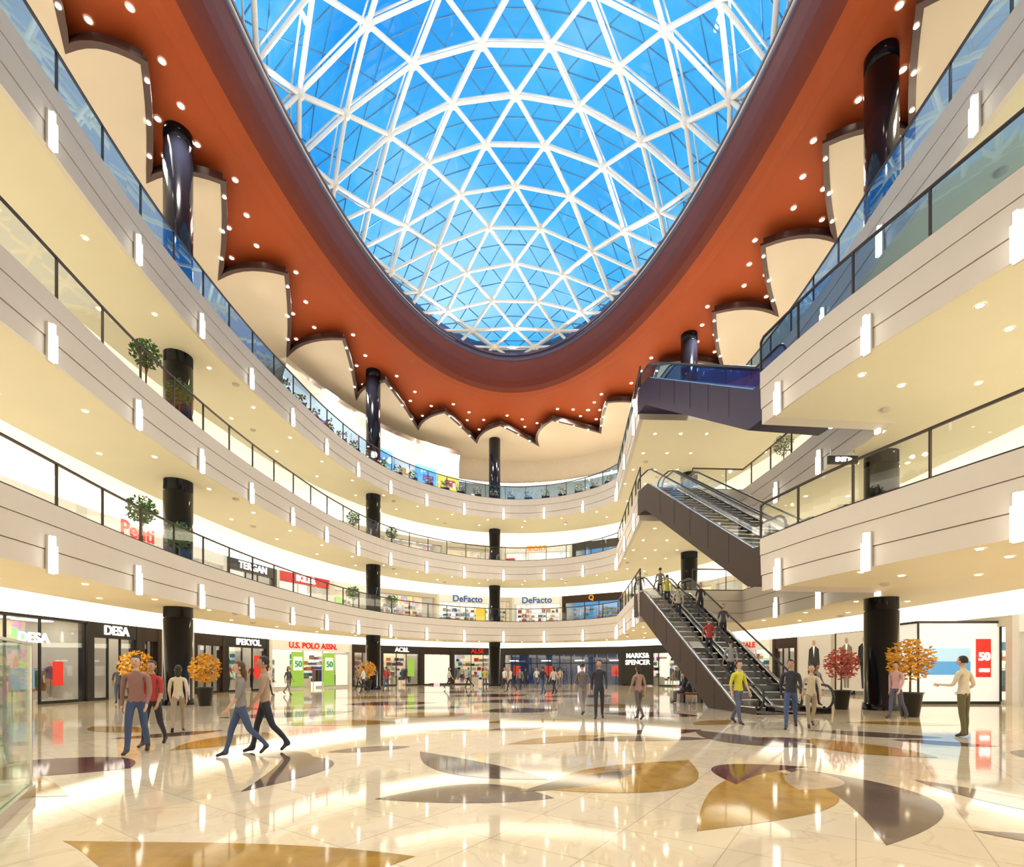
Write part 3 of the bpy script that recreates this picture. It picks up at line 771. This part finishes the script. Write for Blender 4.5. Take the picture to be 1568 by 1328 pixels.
o,p0,u,n,w=info[12]; panels(o,p0,u,n,[(.1,w*.55,.1,3.85,M_black)],-.1); text('MARKS&\nSPENCER',p0+u*(w*.29)-n*.17,u,2.6,.66,W_,o,n)
o,p0,u,n,w=info[0]; panels(o,p0,u,n,[(w*.40,w*.56,.7,1.6,M_posterb),(w*.7,w*.78,.8,1.9,M_posterr)]); text('DESA',p0+u*(w*.55)-n*.12,u,2.9,.6,W_,o,n)

def figure_poster(mb,p0,u,n,c,z,h,suit,off):
    def P(x,zz): q=p0+u*(c+x*h)+n*off; return (q.x,q.y,z+zz*h)
    mb.raw([P(-.06,0),P(-.01,0),P(.0,.48),P(.01,0),P(.06,0),P(.1,.5),P(-.1,.5)],[(0,1,2,6),(2,3,4,5),(6,2,5)],suit)
    mb.raw([P(-.11,.44),P(.11,.44),P(.13,.8),P(.05,.86),P(-.05,.86),P(-.13,.8)],[(0,1,2,3,4,5)],suit)
    mb.raw([P(-.17,.45),P(-.12,.45),P(-.1,.8),P(-.14,.8)],[(0,1,2,3)],suit); mb.raw([P(.12,.45),P(.17,.45),P(.14,.8),P(.1,.8)],[(0,1,2,3)],suit)
    q0=off-.004
    def Q(x,zz): q=p0+u*(c+x*h)+n*q0; return (q.x,q.y,z+zz*h)
    mb.raw([Q(-.03,.86),Q(0,.62),Q(.03,.86)],[(0,1,2)],M_posterw)
    mb.raw([Q(.045*math.cos(t*.524),.93+.06*math.sin(t*.524)) for t in range(12)],[tuple(range(12))],SK[0])
M_posterk=emat('poster_grey',(.62,.58,.52),.25)
for idx,fs_ in ((16,((.5,(.05,.05,.06)),)),(17,((.3,(.28,.25,.22)),(.68,(.03,.03,.035))))):
    o,p0,u,n,w=info[idx]
    mb=MB(); mb.box(p0,u,n,.25,w-.25,-.2,-.14,.25,3.85,M_posterk)
    for c,s_ in fs_: figure_poster(mb,p0,u,n,c*w,.4,3.2,cloth(s_),-.21)
    mb.build('wall_poster')

mb=MB(); k0=Vector((18.1,22.4,0))
mb.box(k0,X,Y,0,3.6,0,2.6,.12,3.6,M_posterw); mb.box(k0,X,Y,-.06,3.66,-.06,2.66,0,.12,M_black); mb.box(k0,X,Y,-.06,3.66,-.06,2.66,3.6,3.7,M_black)
for a in (-.06,3.6): mb.box(k0,X,Y,a,a+.06,-.06,0,.12,3.6,M_black)
M_pb2=emat('poster_pale_blue',(.45,.68,.85),.5)
mb.box(k0,X,Y,.1,2.3,-.03,-.01,1.9,2.5,M_pb2); mb.box(k0,X,Y,.1,2.3,-.03,-.01,1.3,1.9,M_posterb); mb.box(k0,X,Y,2.55,3.2,-.04,-.01,1.2,2.9,M_posterr)
kp=mb.build('display_pavilion'); text('50',k0+X*2.88-Y*.06,X,2.1,.5,W_,kp,Y); text('SALE',k0+X*2.88-Y*.06,X,1.5,.2,W_,kp,Y)

mb=MB(); hs_=Vector((11.7,18.6,0)); mb.box(hs_,X,Y,0,1.1,0,.08,9.15,9.45,M_black); mb.box(hs_,X,Y,.1,.14,.02,.06,9.45,9.75,M_stain); mb.box(hs_,X,Y,.96,1.0,.02,.06,9.45,9.75,M_stain)
hp_=mb.build('hanging_direction_sign'); text('EXIT >',hs_+X*.55-Y*.02,X,9.3,.2,W_,hp_,Y)

iW=[p for p in Wp if p.y>30 and p.x/p.y>-.47 and p.x/p.y<-.085]
iW=resample(iW,2.4)
M_featw=mat('feature_wall_white',(.75,.71,.64),.5)
mb=MB(); sweep(mb,iW,[(.25,16.5),(0,16.5),(0,21.6),(-.3,22.4),(-.3,22.8),(.25,22.8)],[M_featw]*3+[M_stain,M_featw],False); mb.build('wall_feature')
for k,(i,m,zt) in enumerate(((1,M_posterp,20.4),(3,M_posterk,20.8),(4,M_posterb,20.8),(5,M_posterk,20.8),(6,M_posterb,20.6),(7,M_postery,20.2),(8,M_posterk,20))):
    if i+1>=len(iW): break
    a,b=iW[i],iW[i+1]; wd=(b-a).length; u=(b-a).normalized(); u=Vector((u.x,u.y,0)); n=Vector((-u.y,u.x,0))
    mb=MB(); mb.box(a,u,n,.1,wd-.1,-.12,-.05,17.2,zt,m)
    mb.box(a,u,n,wd*.25,wd*.6,-.14,-.12,17.6,18.9,GOODS[k%8]); mb.box(a,u,n,wd*.35,wd*.8,-.14,-.12,19.2,19.8,GOODS[(k+3)%8]); mb.build('wall_poster')

# ---------------------------------------------------------------- floor inlays
def leaf(mb,a,b,l,r,m,z,pw=1.,n=18):
    a=Vector(a);b=Vector(b);d=b-a; nn=Vector((-d.y,d.x)).normalized(); pts=[]
    f=lambda t:(4*t*(1-t))*(1+(t-.5)*pw)
    for i in range(n+1): t=i/n; pts.append(a.lerp(b,t)+nn*(l*f(t)))
    for i in range(n-1,0,-1): t=i/n; pts.append(a.lerp(b,t)+nn*(r*f(t)))
    tr=tessellate_polygon([[Vector((p.x,p.y,0)) for p in pts]])
    mb.raw([(p.x,p.y,z) for p in pts],[tuple(t) for t in tr],m)
mb=MB(); O,Gb,Mr,Pl=INL
LV=[((-3.95,4.42),(-.78,4.05),.12,-.85,O,1.2),
 ((-1.6,5.85),(.5,5.9),.75,-.2,Gb,.5),((-1.7,9.3),(.5,6.9),.15,-.75,Gb,.6),((.45,6.3),(2.95,8.4),.55,-1.0,O,-.6),((.1,6.2),(1.9,7.6),.2,-.3,Gb,0),
 ((1.72,4.68),(3.9,7.6),.35,-.95,O,.7),((3.2,4.3),(4.1,7.9),-.25,-1.25,Gb,.4),((2.95,6.6),(4.6,7.8),.9,.15,Mr,0),((3.6,6.3),(4.4,7.6),.2,-.5,Pl,0),
 ((-.1,10.2),(2.0,11.6),.4,-.45,O,.3),((1.5,10.7),(4.4,11.0),.75,-.2,Gb,0),((2.2,12.0),(4.8,12.7),.3,-.6,Mr,0),
 ((4.6,12.6),(6.1,9.7),.2,-1.1,Gb,.4),((4.9,11.0),(6.6,10.0),.8,.1,Mr,0),
 ((6.6,11.1),(7.3,8.6),.4,-1.0,O,.5),((7.4,12.6),(9.6,11.2),.4,-.7,Gb,0),((5.5,6.9),(5.8,4.9),.35,-.25,Gb,.4),((4.3,4.7),(5.4,4.2),.1,-.25,Gb,0),
 ((-6.4,9.4),(-6.0,12.2),-.9,.5,O,.2),((-3.35,6.2),(-4.1,9.0),-.95,-.1,Gb,.5),((-4.9,9.3),(-3.4,8.6),.4,-.3,Gb,0),((-3.4,9.2),(-2.0,9.9),.35,-.3,Gb,0),
 ((-8.2,8.3),(-5.85,7.7),.7,-.9,Mr,.2),((-7.9,7.9),(-5.3,6.0),.1,-.8,O,.2),((-8.6,6.4),(-6.2,5.2),.5,-.2,O,0),
 ((-9.3,15.8),(-5.8,18.5),1.,-1.2,Gb,.3),((-6.5,13.8),(-3.2,14.4),1.1,-.5,O,.2),((-4.2,16.5),(-1.5,17.4),1.,-1.,O,.2),((-3.4,12.9),(-1.0,12.6),.6,-.4,Mr,0),
 ((-1.2,18.3),(1.8,19.3),1.2,-1.,Gb,.2),((-.8,14.4),(2.0,15.2),.8,-.7,O,.3),((3.2,17.6),(6.2,16.6),1.,-.9,Mr,.2),((2.8,21.5),(6,21.2),1.1,-1.2,O,.1),((-7.5,22.0),(-3.5,23.4),1.4,-1.2,Mr,.2),
 ((-2,23.7),(2.5,25.2),1.6,-1.3,Gb,.2),((-9.8,27),(-5.2,29),1.6,-1.5,O,.2),((-3.7,29.2),(1,31),1.7,-1.8,Mr,.1),((1.8,28),(6,30.4),1.5,-1.5,Gb,.2),((-6.5,34),(-1.2,36),2.,-2,Gb,.1),((1,35),(5.5,38),2,-2,O,.1),
 ((-10.6,19.5),(-7.6,20.4),.8,-.9,O,.2),((-1.8,20.6),(-4.6,19.8),.8,-.8,Gb,.2),((6.9,15.2),(5.0,13.8),.5,-.5,O,.2),((-.6,12.6),(.9,13.4),.3,-.4,Gb,.1),((-8.8,11.0),(-7.2,12.6),.3,-.5,Gb,0),
 ((8.8,8.7),(10.4,9.2),.5,-.6,Gb,.1),((9.6,14.5),(12.3,13.8),.6,-.5,O,.2),((-11.2,13.4),(-8.9,12.2),.5,-.5,O,.1),((8.2,10.9),(9.6,9.9),.3,-.4,Mr,.1)]
for i,(a,b,l,r,m,pw) in enumerate(LV): leaf(mb,a,b,l,r,m,.002+.0004*(i%5),pw)
mb.build('floor_mosaic_inlay')

# ---------------------------------------------------------------- plants
LG=mat('leaf_green',(.07,.18,.04),.5,var=.4,scale=9); LO=mat('leaf_orange',(.80,.38,.03),.5,var=.35,scale=9); LR=mat('leaf_red',(.6,.10,.06),.5,var=.35,scale=9)
M_bark=mat('bark',(.12,.07,.04),.8)
def plant(x,y,z,h,leafm,name,pot=.55,rad=.55,n=520):
    mb=MB(); pr=.30*rad/.55*.95
    mb.lathe((x,y,z),[(0,0),(pr*.7,0),(pr,pot),(pr*1.08,pot),(pr*1.08,pot+.04),(pr*.9,pot+.04),(pr*.88,pot-.05),(0,pot-.05)],M_black,18)
    top=z+h; c=Vector((x,y,top-rad*1.0))
    mb.tube((x,y,z+pot-.06),(x+.02,y,c.z),.035,M_bark,6,.02)
    for k in range(9):
        a=k*2.4; s=Vector((x,y,z+pot+.15+(c.z-z-pot)*(.4+.06*k))); e_=c+Vector((math.cos(a)*rad*.7,math.sin(a)*rad*.7,rad*random.uniform(-.4,.6)))
        mb.tube(s,e_,.014,M_bark,4,.005)
    for i in range(n):
        while True:
            p=Vector((random.uniform(-1,1),random.uniform(-1,1),random.uniform(-1,1)))
            if .15<p.length<1: break
        p=Vector((p.x*rad,p.y*rad,p.z*rad*1.05)); q=c+p
        a=Vector((random.gauss(0,1),random.gauss(0,1),random.gauss(0,.6))).normalized(); b=a.orthogonal().normalized(); l=random.uniform(.06,.10)
        mb.raw([q-a*l,q+b*l*.5,q+a*l,q-b*l*.5],[(0,1,2,3)],leafm)
    mb.build(name)
plant(-13.0,21.3,0,2.2,LO,'potted_autumn_tree',.75,.62,700); plant(-15.6,20.9,0,2.3,LO,'potted_autumn_tree',.75,.65,700)
plant(-10.9,37.9,0,2.2,LO,'potted_autumn_tree',.7,.65); plant(12.7,19.4,0,2.35,LR,'potted_autumn_tree',.7,.6,650); plant(12.9,16.3,0,2.5,LO,'potted_autumn_tree',.75,.66,850)
for (x,y,lv,h) in ((-13.4,18.2,1,2.3),(-13.5,20.4,1,2.0),(-13.4,18.4,2,2.6),(-13.5,20.4,2,2.3),(-11.7,37.0,1,2.2),(-9.6,40.2,1,2.0),(-11.7,37,2,2.2),(-9.6,40.2,2,2.),(9.1,37,1,2.2),(9.6,33,2,2.3),(13.5,25,2,2.2)):
    plant(x,y,lv*H,h,LG,'potted_ficus',.5,.5,420)
mb=MB()
LE=cr(LEFT[8:]); le=[p+n*.55 for p,n in zip(LE,normals(LE,False))]
FL_=[LG,LO,LR,mat('petal_yellow',(.8,.55,.05),.6),mat('petal_pink',(.7,.2,.35),.6)]
for p in resample(le,1.6):
    mb.box(p,X,Y,-.35,.35,-.18,.18,16.5,17.2,M_bronze)
    for i in range(70):
        q=Vector((p.x+random.uniform(-.38,.38),p.y+random.uniform(-.2,.2),17.2+random.uniform(0,.6))); a=Vector((random.gauss(0,1),random.gauss(0,1),random.gauss(0,1))).normalized(); b=a.orthogonal(); l=.08
        mb.raw([q-a*l,q+b*l*.6,q+a*l,q-b*l*.6],[(0,1,2,3)],random.choice(FL_ if i%2 else [LG]))
mb.build('flower_planters')

# ---------------------------------------------------------------- bench, glass screen
mb=MB(); b0=Vector((8.1,23.4,0))
mb.box(b0,X,Y,-.3,1.5,-.3,.3,.38,.45,mat('bench_wood',(.25,.07,.03),.4)); 
for a in (-.2,.6,1.3): mb.box(b0,X,Y,a,a+.08,-.26,.26,0,.38,M_black)
mb.build('bench')
mb=MB(); a=Vector((-5.75,6.0,0)); b=Vector((-4.1,3.6,0)); u=(b-a).normalized(); n=Vector((-u.y,u.x,0)); L=(b-a).length
SG=glassmat('screen_glass',(.90,.95,.90),.06,(1,1,1),.3)
mb.box(a,u,n,0,L,-.05,.05,0,.14,M_stain); mb.box(a,u,n,0,L,-.01,.01,.14,1.8,SG)
mb.box(a,u,n,-.02,.02,-.02,.02,0,1.82,M_stain); mb.box(a,u,n,0,L,-.02,.02,1.8,1.83,M_stain)
u2=Vector((-1,-.05,0)).normalized(); n2=Vector((-u2.y,u2.x,0)); mb.box(a,u2,n2,0,2.5,-.05,.05,0,.14,M_stain); mb.box(a,u2,n2,0,2.5,-.01,.01,.14,1.8,SG); mb.box(a,u2,n2,0,2.5,-.02,.02,1.8,1.83,M_stain)
mb.build('glass_screen')

# ---------------------------------------------------------------- sky
w=bpy.data.worlds.new('World'); scene.world=w; w.use_nodes=True; nt=w.node_tree; nt.nodes.clear(); L_=nt.links.new
out=nt.nodes.new('ShaderNodeOutputWorld'); bg=nt.nodes.new('ShaderNodeBackground'); tc=nt.nodes.new('ShaderNodeTexCoord')
nz=nt.nodes.new('ShaderNodeTexNoise'); nz.inputs['Scale'].default_value=2.6; nz.inputs['Detail'].default_value=5; nz.inputs['Distortion'].default_value=.4
L_(tc.outputs['Generated'],nz.inputs['Vector'])
rp=nt.nodes.new('ShaderNodeValToRGB'); E_=rp.color_ramp.elements
E_[0].position=.36; E_[0].color=(.02,.32,.88,1); E_[1].position=.68; E_[1].color=(.42,.80,1,1)
e_=rp.color_ramp.elements.new(.52); e_.color=(.07,.48,.95,1)
L_(nz.outputs['Fac'],rp.inputs[0]); L_(rp.outputs[0],bg.inputs[0]); bg.inputs[1].default_value=1.1; L_(bg.outputs[0],out.inputs[0])

# ---------------------------------------------------------------- camera
cam=bpy.data.cameras.new('camera'); co=bpy.data.objects.new('camera',cam); COL.objects.link(co)
co.location=(0,0,1.5); co.rotation_euler=(math.pi/2,0,0); cam.lens=17.68; cam.sensor_width=36; cam.shift_y=.2315; cam.clip_end=500
scene.camera=co
print('objects',len(bpy.data.objects))
